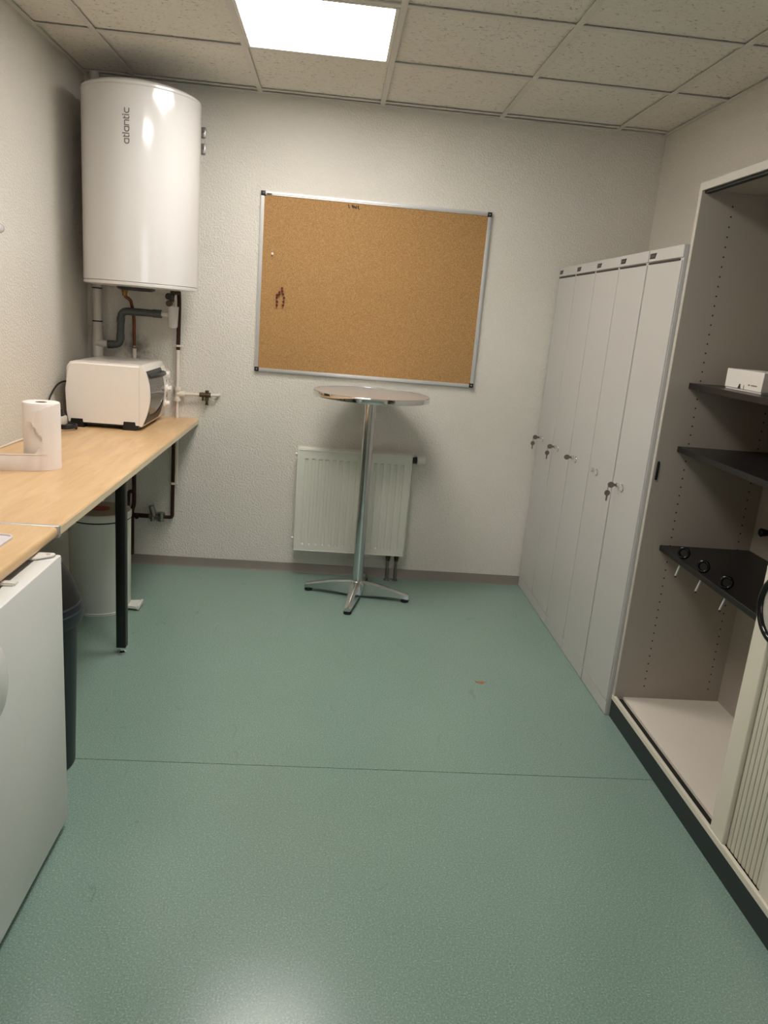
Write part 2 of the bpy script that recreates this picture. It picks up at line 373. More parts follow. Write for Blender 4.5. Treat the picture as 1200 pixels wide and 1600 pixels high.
# ---------------------------------------------------------------- pipework in the corner
t = thing('waste_pipe', 'white plastic waste pipe standing in the corner behind the oven', 'pipe', (.067, -.06, .06))
obj('riser', B().cyl((.067, -.06, .056), (.067, -.06, H), .022).cyl((.067, -.06, 1.14), (.067, -.06, 1.245), .0255).cyl((.067, -.06, 1.245), (.067, -.06, 1.29), .024), 'pvc', t)
obj('branch', B().cyl((.067, -.072, 1.205), (.142, -.08, 1.205), .018), 'pvc', t)
obj('seal_ring', B().cyl((.067, -.06, 1.312), (.067, -.06, 1.318), .0245), 'rubber', t)
obj('seal_ring', B().cyl((.067, -.06, 1.475), (.067, -.06, 1.481), .0245), 'rubber', t)
obj('pipe_clamp', B().cyl((.067, -.06, 1.292), (.067, -.06, 1.308), .027).box(.026, .108, -.066, -.054, 1.293, 1.307, .004).cyl((.067, -.06, 1.30), (.067, -.0, 1.30), .005), 'pvc', t)
t = thing('drain_pipe', 'dark grey drain pipe bending twice below the water heater', 'pipe', (.2, -.08, 1.19))
obj('drain_tube', B().tube([(.125, -.08, 1.204), (.186, -.08, 1.206), (.192, -.08, 1.376), (.392, -.085, 1.376)], .0185, 20, round_=.034), 'greypvc', t)
for q in (((.352, -.0845, 1.376), (.396, -.085, 1.376)), ((.187, -.08, 1.232), (.188, -.08, 1.262)), ((.189, -.08, 1.318), (.191, -.08, 1.345)), ((.124, -.08, 1.204), (.150, -.08, 1.205))):
    obj('socket', B().cyl(*q, .0205), 'greypvc', t)
t = thing('hot_water_pipe', 'copper pipe dropping from the heater with a brass nut and s-bend', 'pipe', (.243, -.07, .06))
obj('brass_nut', B().cyl((.213, -.09, 1.470), (.213, -.09, 1.488), .018, seg=6).cyl((.213, -.09, 1.484), (.213, -.09, 1.50), .011).cyl((.213, -.09, 1.452), (.213, -.09, 1.47), .012), 'brass', t)
obj('copper_tube', B().tube([(.213, -.09, 1.47), (.214, -.088, 1.448), (.238, -.08, 1.435), (.245, -.05, 1.375), (.245, -.035, 1.33), (.245, -.03, 1.16)], .0082, 12, round_=.02), 'copper', t)
obj('painted_tube', B().cyl((.245, -.03, 1.19), (.245, -.03, .86), .009).cyl((.245, -.03, 1.155), (.245, -.03, 1.19), .011), 'pipe', t)
obj('lower_tube', B().tube([(.243, -.03, .84), (.243, -.03, .345), (.232, -.03, .318), (.232, -.03, .06)], .011, 12, round_=.02).tube([(.243, -.03, .42), (.215, -.03, .42), (.21, -.03, .34)], .010, 10, round_=.02), 'oldcopper', t)
obj('pipe_clip', B().cyl((.245, -.03, 1.196), (.245, -.03, 1.204), .014).box(.22, .27, -.038, -.024, 1.196, 1.204, .002).cyl((.245, -.03, 1.2), (.245, 0, 1.2), .004, seg=8), 'steel', t)
t = thing('cold_water_pipe', 'painted water pipe running down the back wall with brass tee and lower valve', 'pipe', (.466, -.03, .27))
obj('safety_valve', B().cyl((.447, -.08, 1.505), (.447, -.08, 1.42), .011).cyl((.440, -.130, 1.432), (.440, -.07, 1.436), .0155).cyl((.440, -.134, 1.432), (.440, -.129, 1.432), .010).cyl((.449, -.08, 1.487), (.482, -.06, 1.487), .010), 'oldbrass', t)
obj('valve_knob', B().cyl((.440, -.140, 1.466), (.440, -.098, 1.466), .0165, seg=20).cyl((.449, -.10, 1.47), (.449, -.07, 1.475), .01), 'blackp', t)
tk = B().lathe(.457, -.100, [(.018, 1.312), (.022, 1.320), (.027, 1.418)], 24, sy=.8)
obj('siphon_cup', tk.cyl((.389, -.085, 1.378), (.440, -.09, 1.376), .0135).cyl((.447, -.09, 1.415), (.447, -.09, 1.44), .010), 'tundish', t)
obj('copper_tube', B().tube([(.476, -.06, 1.487), (.474, -.035, 1.44), (.470, -.032, 1.20)], .0105, 12, round_=.02), 'oldcopper', t)
obj('painted_tube', B().cyl((.470, -.032, 1.232), (.469, -.032, .48), .0088), 'pipe', t)
obj('tee', B().cyl((.469, -.032, .935), (.469, -.032, 1.005), .0135).cyl((.469, -.032, .99), (.469, -.032, 1.008), .019).cyl((.469, -.032, .932), (.469, -.032, .95), .019).cyl((.469, -.032, .97), (.51, -.032, .972), .016), 'pipe', t)
obj('branch_tube', B().tube([(.49, -.032, .972), (.60, -.032, .974), (.668, -.032, .977), (.682, -.02, .977), (.684, 0, .978)], .0082, 12, round_=.01), 'pipe', t)
obj('stop_valve', B().cyl((.585, -.032, .975), (.645, -.032, .976), .0125, seg=8).cyl((.625, -.032, .948), (.625, -.032, 1.0), .010, seg=8).cyl((.603, -.032, .945), (.603, -.032, .975), .005).cyl((.625, -.05, .953), (.625, -.035, .953), .010, seg=8).cyl((.625, -.032, .925), (.625, -.032, .95), .006).cyl((.617, -.032, .927), (.633, -.032, .927), .005), 'oldbrass', t)
obj('lower_tube', B().tube([(.453, -.03, .80), (.450, -.03, .286), (.24, -.03, .286)], .0098, 12, round_=.014), 'oldcopper', t)
obj('lower_valve', B().cyl((.325, -.03, .286), (.405, -.03, .286), .017, seg=10).cyl((.352, -.03, .286), (.335, -.03, .345), .016, seg=10).cyl((.39, -.03, .262), (.39, -.03, .31), .02, seg=10).cyl((.345, -.04, .286), (.345, -.04, .262), .012), 'steel', t)
obj('valve_cap', B().cyl((.262, -.055, .283), (.262, -.03, .283), .012).cyl((.24, -.03, .286), (.32, -.03, .286), .013, seg=8), 'oldcopper', t)
obj('pipe_clip', B().cyl((.470, -.032, 1.216), (.470, -.032, 1.226), .015).box(.445, .497, -.04, -.024, 1.216, 1.224, .002).cyl((.47, -.03, 1.22), (.47, 0, 1.22), .004, seg=8), 'pipe', t)
obj('pipe_clip', B().cyl((.452, -.03, .475), (.452, -.03, .487), .014).cyl((.452, -.03, .48), (.452, 0, .48), .004, seg=8), 'pipe', t)

# ---------------------------------------------------------------- worktops
WX, WZ = .578, .842
def worktop_bm(y0, y1, r):
    z0 = WZ-.030; pts = [(.0015, z0), (WX-.012, z0)]
    pts += [(WX-r+r*math.cos(a), z0+r+r*math.sin(a)) for a in [math.radians(-90+15*i) for i in range(7)]] if r > .004 else [(WX-.002, z0), (WX, z0+.002)]
    pts += [(WX-r+r*math.cos(a), WZ-r+r*math.sin(a)) for a in [math.radians(15*i) for i in range(7)]]
    pts += [(.0015, WZ)]
    return B().prism(pts, 'y', y0, y1)
t = thing('worktop_table', 'beech worktop table under the toaster oven and paper roll with a black leg', 'table', (.29, -1.1, 0))
obj('table_top', worktop_bm(-2.126, -.002, .006), 'wood', t)
obj('edge_band', B().box(WX, WX+.0012, -2.124, -.004, WZ-.026, WZ-.005), 'woodedge', t)
for (x, y) in ((.477, -1.15), (.05, -1.15)):
    l = obj('leg', B().box(x-.0195, x+.0195, y-.0195, y+.0195, .03, WZ-.030, .003), 'darkmetal', t)
    obj('foot', B().lathe(x, y, [(.017, 0), (.019, .003), (.019, .009), (.008, .013), (.008, .03)], 24), 'chrome', l)
t = thing('worktop', 'beech worktop over the white fridge door with a rounded front edge', 'worktop', (.29, -2.7, 0))
obj('table_top', worktop_bm(-3.3, -2.142, .011), 'wood', t)
for (x, y) in ((.5, -3.2), (.05, -3.2)):
    l = obj('leg', B().box(x-.0195, x+.0195, y-.0195, y+.0195, .03, WZ-.030, .003), 'darkmetal', t)
    obj('foot', B().lathe(x, y, [(.017, 0), (.019, .003), (.019, .009), (.008, .013), (.008, .03)], 24), 'chrome', l)
tag(obj('joint_strip', B().box(.002, WX+.003, -2.141, -2.127, WZ-.031, WZ+.0015, .0008, 1), 'brush', origin=(.29, -2.134, WZ)), 'metal joint strip between the two beech worktops', 'trim')

# ---------------------------------------------------------------- toaster oven
t = thing('toaster_oven', 'white toaster oven with dark glass door on the worktop below the heater', 'oven', (.23, -.33, WZ))
OX0, OX1, OY0, OY1, OZ0, OZ1 = .060, .395, -.535, -.135, .866, 1.148
def side_profile(off=0):
    pts = [(OX0+.012, OZ0), (OX0+.004, OZ0+.05), (OX0, OZ0+.15), (OX0+.004, OZ1-.03), (OX0+.02, OZ1-.006), (OX0+.05, OZ1)]
    pts += [(OX1, OZ1), (OX1, OZ0)]
    return pts
sh = B().prism(side_profile(), 'y', OY0, OY1)
bmesh.ops.bevel(sh.bm, geom=[e for e in sh.bm.edges if abs(e.verts[0].co.y-e.verts[1].co.y) < 1e-5 and min(e.verts[0].co.z, e.verts[1].co.z) > OZ0+.02], offset=.012, segments=3, affect='EDGES')
obj('body', sh, 'ovenw', t)
# front shell with outward curve, then door glass and control side
def curve_x(z): 
    k = (z-OZ0)/(OZ1-OZ0); return OX1+.012+.036*math.sin(math.pi*min(max(k, 0), 1))**.8
nz = 14; zs = [OZ0-.004+(OZ1-OZ0+.004)*i/nz for i in range(nz+1)]
fr = B().prism([(OX1+.001, zs[0])]+[(curve_x(z), z) for z in zs]+[(OX1+.001, OZ1)], 'y', OY0-.001, OY0+.02)
fr.prism([(OX1+.001, zs[0])]+[(curve_x(z)-.006, z) for z in zs]+[(OX1+.001, OZ1)], 'y', OY0+.02, -.225)
fr.prism([(OX1+.001, OZ1-.028)]+[(curve_x(z)+.0005, z) for z in (OZ1-.028, OZ1-.015, OZ1-.006)]+[(OX1+.005, OZ1+.0005), (OX1+.001, OZ1)], 'y', OY0+.018, OY1)
fr.prism([(OX1+.001, zs[0])]+[(curve_x(z)+.001, z) for z in (zs[0], zs[0]+.01)]+[(OX1+.001, OZ0+.012)], 'y', OY0, OY1)
obj('front_frame', fr, 'ovenw', t)
def strip(z0, z1, y0, y1, off, n=12):
    zz = [z0+(z1-z0)*i/n for i in range(n+1)]
    return [(curve_x(z)+off-.008, z) for z in (z1, z0)][::1] + [(curve_x(z)+off, z) for z in zz]
gl = B().prism(strip(OZ0+.010, OZ1-.034, 0, 0, .002), 'y', OY0+.021, -.232)
door = obj('door_glass', gl, 'glass_dark', t)
db = B().prism(strip(OZ0+.006, OZ0+.044, 0, 0, .004), 'y', OY0+.02, -.231)
for i in range(9):      # the lower rail sweeps up at its ends
    y = -.37+(.13)*i/9; hgt = .044+.05*(i/8)**2
    db.prism(strip(OZ0+.03, OZ0+hgt, 0, 0, .0042, 3), 'y', y, y+.015)
    y = OY0+.02+.06*(1-i/9)-.006; hgt = .044+.02*(i/8)**2
    db.prism(strip(OZ0+.03, OZ0+hgt, 0, 0, .0042, 3), 'y', y, y+.007)
obj('door_rail', db, 'blackp', t)
hb = B().prism(strip(OZ1-.062, OZ1-.030, 0, 0, .0045, 4), 'y', OY0+.02, -.231)
hb.tube([(curve_x(1.10)-.002, OY0+.035, 1.095), (curve_x(1.10)+.028, OY0+.10, 1.098), (curve_x(1.10)+.034, -.38, 1.100), (curve_x(1.10)+.028, -.285, 1.098), (curve_x(1.1)-.002, -.245, 1.094)], .012, 10, round_=.04)
obj('handle', hb, 'ovenhandle', t)
zc = [OZ0+(OZ1-OZ0)*i/12 for i in range(13)]
cp = B().prism([(OX1+.001, OZ0+.004)]+[(curve_x(z)+.002, z) for z in zc[:-1]]+[(OX1+.001, OZ1-.012)], 'y', -.224, OY1)
obj('control_panel', cp, 'ovenw', t)
for z in (1.085, 1.010, .935):
    x = curve_x(z)
    k = obj('knob', B().cyl((x, -.178, z), (x+.008, -.178, z), .021).cyl((x+.008, -.178, z), (x+.026, -.178, z), .012, .009).box(x+.008, x+.027, -.182, -.174, z-.016, z+.016, .003), 'ovenw', t)
tag(obj('print', B().box(curve_x(1.05), curve_x(1.05)+.0035, -.176, -.172, 1.04, 1.055).box(curve_x(.975), curve_x(.975)+.0035, -.176, -.172, .968, .98), 'ink', t), kind='stuff')
for x in (OX0+.05, OX1-.045):
    for y in (OY0+.028, OY1-.028):
        obj('foot', B().prism([(x-.032, WZ), (x+.032, WZ), (x+.026, OZ0+.016), (x-.026, OZ0+.016)], 'y', y-.031 if y < -.3 else y-.03, y+.03), 'blackp', t)
obj('underside', B().box(OX0+.03, OX1-.01, OY0+.02, OY1-.02, OZ0-.012, OZ0+.002), 'blackp', t)

tag(obj('power_cable', B().tube([(.058, -.40, 1.03), (.036, -.47, 1.045), (.030, -.56, 1.035), (.030, -.66, .98), (.030, -.70, .91), (.05, -.70, .855), (.09, -.66, .852)], .0042, 8, round_=.05), 'bcable', origin=(.04, -.6, WZ)), 'black cable looping out behind the toaster oven', 'cable')
tag(obj('cable_coil', B().tube([(.10+.035*math.cos(a), -.625+.05*math.sin(a), WZ+.006+.0022*a/2) for a in [i*.45 for i in range(42)]], .004, 8), 'bcable', origin=(.1, -.62, WZ)), 'coiled black cable beside the oven foot', 'cable')
t = thing('power_strip', 'white power strip half hidden behind the paper roll', 'power strip', (.07, -.70, WZ))
obj('casing', B().box(.035, .085, -.86, -.585, WZ+.018, WZ+.058, .006), 'cable', t)
for y in (-.82, -.64): obj('foot', B().box(.045, .075, y, y+.02, WZ, WZ+.018), 'cable', t)
obj('plug', B().box(.045, .078, -.63, -.595, WZ+.0575, WZ+.085, .006), 'blackp', t)
tag(obj('white_cable', B().tube([(.05, -.86, .87), (.03, -.92, .848), (.022, -1.06, .8465), (.020, -1.22, .8465), (.024, -1.4, .8465), (.04, -1.65, .8465), (.03, -1.9, .8465)], .0042, 8, round_=.08), 'cable', origin=(.03, -1.3, WZ)), 'white cable lying along the wall side of the worktop', 'cable')

# ---------------------------------------------------------------- paper roll with torn loose sheet
PX, PY, PR, PH = .283, -1.435, .0605, .232
t = thing('paper_roll', 'white kitchen paper roll standing on the worktop with a torn sheet', 'paper roll', (PX, PY, WZ))
rl = B().lathe(PX, PY, [(.020, WZ), (PR-.001, WZ), (PR, WZ+.003), (PR, WZ+PH-.003), (PR-.002, WZ+PH), (.020, WZ+PH), (.020, WZ)], 64, cap=False)
obj('roll', rl, 'paper', t)
obj('core', B().lathe(PX, PY, [(.0198, WZ), (.0198, WZ+PH-.001), (.0185, WZ+PH-.001), (.0185, WZ)], 32, cap=False), 'card', t)
# loose sheet: leaves the roll on its right flank, swings round the front and trails off to the left
path = []
NW = 30
for i in range(NW+1):
    a = math.radians(50-122*i/NW); path.append((PX+(PR+.0015)*math.cos(a), PY+(PR+.0015)*math.sin(a)))
ex, ey = path[-1]
ctrl = [(ex, ey), (ex-.045, ey-.014), (.21, -1.515), (.13, -1.545), (.05, -1.53)]
def bez(P, n):
    out = []
    for i in range(1, n+1):
        q = [Vector(p) for p in P]; tt = i/n
        while len(q) > 1: q = [q[k]*(1-tt)+q[k+1]*tt for k in range(len(q)-1)]
        out.append((q[0].x, q[0].y))
    return out
path += bez(ctrl, 60)
reach = [(0, 9), (.27, 9), (.275, .078), (.30, .074), (.38, .066), (.44, .060), (.50, .054), (.56, .066), (.62, .075), (.68, .082), (.74, .090), (.77, .106), (.80, .108), (.84, .098), (.90, .076), (.95, .045), (1, .012)]
def lim(h):
    for (h0, v0), (h1, v1) in zip(reach, reach[1:]):
        if h <= h1: return v0+(v1-v0)*(h-h0)/(h1-h0)
    return 0
rr = random.Random(3); NZ = 60; sb = B(); rows = []; lat = []
rightmost = PX*.938+PY*.347+PR
for i, (x, y) in enumerate(path):
    lat.append(rightmost-(x*.938+y*.347)); col = []
    for k in range(NZ+1):
        z = WZ+.0008+(PH-.003)*k/NZ
        out = .006*max(0, (lat[-1]-.05))/.06*math.sin(k*.13+.6) if i > NW*.55 else 0
        out = abs(out)+(.005*min(1, max(0, lat[-1]-.035)/.02) if k > 14 else .001)
        w_ = .002*math.sin(i*.35+k*.11)*min(1, max(0, (i-NW)/10))
        col.append(sb.bm.verts.new((x+w_, y-abs(out)-w_, z)))
    rows.append(col)
jit = [rr.uniform(-.003, .003) for _ in range(NZ)]
for i in range(len(path)-1):
    for k in range(NZ):
        L = lim((k+.5)/NZ)
        if i < 9 or lat[i] <= L+jit[k]: sb.bm.faces.new((rows[i][k], rows[i+1][k], rows[i+1][k+1], rows[i][k+1]))
bmesh.ops.delete(sb.bm, geom=[v for v in sb.bm.verts if not v.link_faces], context='VERTS')
obj('loose_sheet', sb, 'paper', t)

# flat tray on the near worktop
def rrect(x0, x1, y0, y1, r, n=5):
    pts = []
    for cx, cy, a0 in ((x1-r, y1-r, 0), (x0+r, y1-r, 90), (x0+r, y0+r, 180), (x1-r, y0+r, 270)):
        pts += [(cx+r*math.cos(math.radians(a0+90*i/n)), cy+r*math.sin(math.radians(a0+90*i/n))) for i in range(n+1)]
    return pts
t = thing('plastic_tray', 'thin white plastic tray lying on the near worktop', 'tray', (.35, -2.4, WZ))
obj('tray_base', B().prism(rrect(.23, .512, -2.56, -2.252, .018), 'z', WZ, WZ+.005), 'sheet', t)
rim = [(x, y, WZ+.006) for x, y in rrect(.232, .510, -2.558, -2.254, .018)]
obj('rim', B().tube(rim, .003, 8, closed=True), 'sheet', t)

# white fitting on the left wall
t = thing('wall_hook', 'small rounded white hook on the left wall at the picture edge', 'hook', (0, -1.16, 1.65))
obj('plate', B().ball((.006, -1.115, 1.658), .0059, .062, .03), 'enamel', t)
obj('peg', B().ball((.024, -1.11, 1.656), .022, .045, .02), 'enamel', t)

# ---------------------------------------------------------------- fridge
FX, FY = .625, -2.252
t = thing('fridge', 'white under-counter fridge with flat door below the near worktop', 'fridge', (.35, -2.53, 0))
obj('cabinet_body', B().box(.03, .560, FY-.575, FY-.004, .02, .790, .006), 'fridge', t)
obj('gasket', B().box(.560, .576, FY-.565, FY-.012, .04, .780), 'gasket', t)
d = obj('door', B().box(.576, FX, FY-.580, FY, .028, .803, .0035), 'fridge', t)
obj('handle', B().ball((FX+.012, FY-.465, .685), .034, .058, .095), 'fridge', d)
obj('hinge', B().prism([(.50, FY-.055), (.575, FY-.06), (.612, FY-.032), (.617, FY-.016), (.608, FY-.006), (.57, FY-.008), (.50, FY-.012)], 'z', .8055, .809).cyl((.600, FY-.02, .803), (.600, FY-.02, .812), .005, seg=10).cyl((.572, FY-.022, .803), (.572, FY-.022, .811), .004, seg=10), 'enamel_trim', t)
obj('door_clip', B().box(.560, .603, FY-.232, FY-.214, .803, .809, .001).box(.560, .60, FY-.236, FY-.226, .8035, .8065), 'enamel_trim', t)
for x in (.10, .52):
    for y in (FY-.05, FY-.53): obj('foot', B().cyl((x, y, 0), (x, y, .022), .018), 'blackp', t)

# ---------------------------------------------------------------- bins
BX, BY = .430, -1.955
t = thing('swing_bin', 'navy blue swing-lid bin beside the fridge with a black domed lid', 'bin', (BX, BY, 0))
obj('body', B().lathe(BX, BY, [(.108, .0), (.112, .004), (.127, .485), (.127, .50)], 48), 'navy', t)
obj('rim', B().lathe(BX, BY, [(.128, .482), (.141, .487), (.146, .50), (.147, .527), (.143, .531), (.141, .548), (.137, .552)], 48), 'navyrim', t)
obj('lid', B().lathe(BX, BY, [(.137, .550), (.133, .562), (.126, .592), (.110, .630), (.088, .660), (.060, .683), (.030, .693), (.004, .696)], 48), 'blackp', t)
QX, QY, QR = .245, -.655, .140
t = thing('pedal_bin', 'white round pedal bin under the worktop behind the black table leg', 'bin', (QX, QY, 0))
obj('body', B().lathe(QX, QY, [(QR-.004, 0), (QR-.002, .012), (QR-.006, .014), (QR-.004, .018), (QR-.001, .44), (QR-.001, .446)], 64), 'binw', t)
obj('seal', B().lathe(QX, QY, [(QR-.004, .446), (QR+.0, .448), (QR-.004, .453)], 64), 'rubber', t)
l = obj('lid', B().lathe(QX, QY, [(QR+.001, .453), (QR+.002, .478), (QR-.003, .484), (QR-.012, .484)], 64), 'binw', t)
obj('lid_top', B().lathe(QX, QY, [(QR-.012, .4835), (QR-.02, .487), (.06, .495), (.01, .497)], 64), 'binlid', l)
obj('sticker', B().lathe(QX+.012, QY-.03, [(.042, .4955), (.042, .4975)], 32, sy=.9), 'red', l)
tag(obj('pedal', B().prism([(QX+.10, QY-.03), (QX+.175, QY-.045), (QX+.185, QY-.035), (QX+.185, QY+.035), (QX+.175, QY+.045), (QX+.10, QY+.03)], 'z', .012, .024).box(QX+.178, QX+.19, QY-.045, QY+.045, .006, .03, .005), 'binw', t))

# ---------------------------------------------------------------- cork board
CX0, CX1, CZ0, CZ1 = .8685, 2.049, 1.1225, 2.019
t = thing('cork_board', 'wide cork notice board with aluminium frame on the back wall', 'notice board', ((CX0+CX1)/2, 0, CZ0))
obj('cork_panel', B().box(CX0+.012, CX1-.012, -.012, -.001, CZ0+.012, CZ1-.012), 'cork', t, smooth=False)
fwid = .017
def rail(horizontal, a0, a1, c, sgn):
    # stepped aluminium profile
    b = B()
    for (o0, o1, dep) in ((0, .005, .018), (.005, .011, .020), (.011, fwid, .016)):
        lo, hi = sorted((c+sgn*o0, c+sgn*o1))
        if horizontal: b.box(a0, a1, -dep, -.001, lo, hi, .0008, 1)
        else: b.box(lo, hi, -dep, -.001, a0, a1, .0008, 1)
    return b
obj('frame_rail', rail(True, CX0+.014, CX1-.014, CZ1, -1), 'brush', t)
obj('frame_rail', rail(True, CX0+.014, CX1-.014, CZ0, 1), 'brush', t)
obj('frame_rail', rail(False, CZ0+.014, CZ1-.014, CX0, 1), 'brush', t)
obj('frame_rail', rail(False, CZ0+.014, CZ1-.014, CX1, -1), 'brush', t)
for x, sx in ((CX0, 1), (CX1, -1)):
    for z, sz in ((CZ0, 1), (CZ1, -1)):
        xa, xb = sorted((x-sx*.001, x+sx*.022)); za, zb = sorted((z-sz*.001, z+sz*.022))
        c = obj('corner_cap', B().box(xa, xb, -.022, -.001, za, zb, .002), 'blackp', t)
        obj('screw', B().cyl(((xa+xb)/2, -.0235, (za+zb)/2), ((xa+xb)/2, -.021, (za+zb)/2), .0035, seg=12), 'chrome', c)
mk = B()
for x0, z0, x1, z1, w_ in [(1.309, 1.993, 1.315, 1.975, .004), (1.327, 1.993, 1.331, 1.980, .004), (1.333, 1.992, 1.336, 1.976, .005), (1.340, 1.990, 1.346, 1.975, .0045), (1.349, 1.990, 1.352, 1.976, .005), (1.356, 1.991, 1.366, 1.972, .004), (1.362, 1.990, 1.358, 1.978, .0035), (1.330, 1.984, 1.350, 1.982, .0035)]:
    dx, dz = x1-x0, z1-z0; L = math.hypot(dx, dz); nx, nz_ = -dz/L*w_/2, dx/L*w_/2
    mk.prism([(x0+nx, z0+nz_), (x1+nx, z1+nz_), (x1-nx, z1-nz_), (x0-nx, z0-nz_)], 'y', -.0126, -.0119)
tag(obj('handwriting', mk, 'marker', t), label='short black handwritten mark below the top rail')
obj('maker_plate', B().box(.897, .922, -.0206, -.0195, 2.004, 2.009), 'ink', t)
def pin(x, z, mt, first=None):
    b = B().cyl((x, -.0125, z), (x, -.0145, z), .0058, seg=14).cyl((x, -.0145, z), (x, -.023, z), .0034, .0040, seg=12).cyl((x, -.023, z), (x, -.0255, z), .0055, seg=14)
    return obj('push_pin', b, mt, origin=(x, -.0125, z))
PINS = [(.994, 1.556), (.996, 1.541), (.982, 1.535), (.981, 1.524), (.969, 1.520), (.969, 1.505), (1.001, 1.526), (1.007, 1.508), (1.004, 1.488), (1.003, 1.470), (.971, 1.486), (.971, 1.468)]
PL = ['topmost dark red push pin of the arch on the cork board', 'red push pin directly below the topmost pin of the arch', 'upper of the two paired red pins left of the arch top',
      'lower of the two paired red pins left of the arch top', 'highest red push pin in the left leg of the arch', 'second red push pin down the left leg of the arch',
      'highest red push pin in the right leg of the arch', 'second red push pin down the right leg, furthest right', 'third red push pin down the right leg of the arch',
      'lowest red push pin in the right leg of the arch', 'third red push pin down the left leg of the arch', 'lowest red push pin in the left leg of the arch']
p0 = pin(*PINS[0], 'redpin')
for i, (x, z) in enumerate(PINS):
    o = p0 if i == 0 else p0.copy()
    if i: COL.objects.link(o)
    o.location = (x, -.0125, z)
    tag(o, PL[i], 'push pin', 'red push pins on the cork board')
tag(pin(.937, 1.722, 'whitepin'), 'single white push pin above the red pins on the cork board', 'push pin')

# ---------------------------------------------------------------- radiator
RX0, RX1, RZ0, RZ1, RYF = 1.1255, 1.7464, .160, .736, -.100
t = thing('radiator', 'cream panel radiator with vertical flutes below the cork board', 'radiator', ((RX0+RX1)/2, 0, RZ0))
nf = 15; xs = []; pitch_ = .0372; fx0 = RX0+.050
def depth(x, z):
    k = round((x-fx0)/pitch_); k = max(0, min(nf-1, k)); u = abs(x-(fx0+k*pitch_))
    a = 1 if u < .0065 else max(0, 1-(u-.0065)/.003)
    zt = min((RZ1-.052-z)/.010, (z-(RZ0+.035))/.016); return .012*a*max(0, min(1, zt))
xs = [RX0+.002, RX0+.02]
for k in range(nf):
    c = fx0+k*pitch_
    xs += [c-.0098, c-.0095, c-.0065, c+.0065, c+.0095, c+.0098]
xs += [RX1-.02, RX1-.002]
zs = [RZ0+.003, RZ0+.03, RZ0+.035, RZ0+.043, RZ0+.051, RZ0+.06, .4, RZ1-.07, RZ1-.062, RZ1-.052, RZ1-.045, RZ1-.006]
b = B(); g = [[b.bm.verts.new((x, RYF+depth(x, z), z)) for z in zs] for x in xs]
for i in range(len(xs)-1):
    for j in range(len(zs)-1): b.bm.faces.new((g[i][j], g[i+1][j], g[i+1][j+1], g[i][j+1]))
pf = obj('front_panel', b, 'rad', t)
obj('panel_edge', B().box(RX0+.006, RX1-.006, RYF+.006, RYF+.03, RZ0+.006, RZ1-.01).box(RX0, RX1, RYF-.003, RYF+.004, RZ0, RZ0+.006, .002).box(RX0, RX1, RYF-.003, RYF+.004, RZ1-.010, RZ1-.004, .002).box(RX0, RX0+.006, RYF-.003, RYF+.004, RZ0, RZ1-.004, .002).box(RX1-.006, RX1, RYF-.003, RYF+.004, RZ0, RZ1-.004, .002), 'rad', t)
obj('rear_panel', B().box(RX0+.006, RX1-.006, -.052, -.030, RZ0+.004, RZ1-.01), 'rad', t)
tg = B().box(RX0+.003, RX1-.003, RYF+.012, -.032, RZ1-.006, RZ1-.003)
tg.box(RX0, RX1, RYF+.001, RYF+.014, RZ1-.006, RZ1+.001, .002).box(RX0, RX1, -.036, -.028, RZ1-.006, RZ1+.001, .002)
obj('top_grille', tg, 'rad', t)
for x in (RX0, RX1): obj('side_cover', B().box(x-.002, x+.002, RYF+.004, -.03, RZ0+.01, RZ1, .001, 1), 'rad', t)
for x in (RX0+.1, RX1-.13): obj('wall_hanger', B().box(x, x+.03, -.031, -.0005, RZ0+.05, RZ1-.05), 'rad', t)
for z in (.700, .225): obj('vent_plug', B().cyl((RX0-.014, -.075, z), (RX0, -.075, z), .008, seg=12), 'rad', t)
obj('valve_collar', B().cyl((RX1+.002, -.065, .706), (RX1+.030, -.065, .708), .017, .020, seg=18), 'blackp', t)
obj('valve_head', B().cyl((RX1+.030, -.065, .708), (RX1+.036, -.065, .708), .022, .025).cyl((RX1+.036, -.065, .708), (RX1+.075, -.065, .709), .025, .024), 'rad', t)
for x in (1.665, 1.712):
    obj('supply_pipe', B().cyl((x, -.055, 0), (x, -.055, RZ0-.01), .0085).cyl((x, -.055, 0), (x, -.055, .006), .016), 'steel', t)
    obj('union_nut', B().cyl((x, -.055, RZ0-.042), (x, -.055, RZ0+.004), .011, .018, seg=12), 'oldbrass', t)

# ---------------------------------------------------------------- bistro table
TX, TY = 1.485, -.33
t = thing('bistro_table', 'tall round bistro table with polished metal top and cross foot', 'table', (TX, TY, 0))
RT = .292
obj('table_top', B().lathe(TX, TY, [(RT-.004, 1.062), (RT-.004, 1.0815)], 96), 'tabletop', t)
obj('edge_band', B().lathe(TX, TY, [(RT-.008, 1.058), (RT, 1.0585), (RT+.001, 1.061), (RT+.001, 1.082), (RT-.001, 1.084), (RT-.004, 1.084), (RT-.0045, 1.080)], 96, cap=False), 'chrome', t)
obj('mounting_plate', B().box(TX-.09, TX+.09, TY-.02, TY+.02, 1.046, 1.062).box(TX-.02, TX+.02, TY-.09, TY+.09, 1.046, 1.062).cyl((TX, TY, 1.035), (TX, TY, 1.062), .036), 'blackp', t)
obj('column', B().lathe(TX, TY, [(.0285, .060), (.0285, 1.048)], 48), 'alu', t)
obj('hub', B().lathe(TX, TY, [(.036, .030), (.040, .060), (.036, .085), (.030, .090)], 40), 'alu', t)
ang0 = math.atan2(-.053, .272)
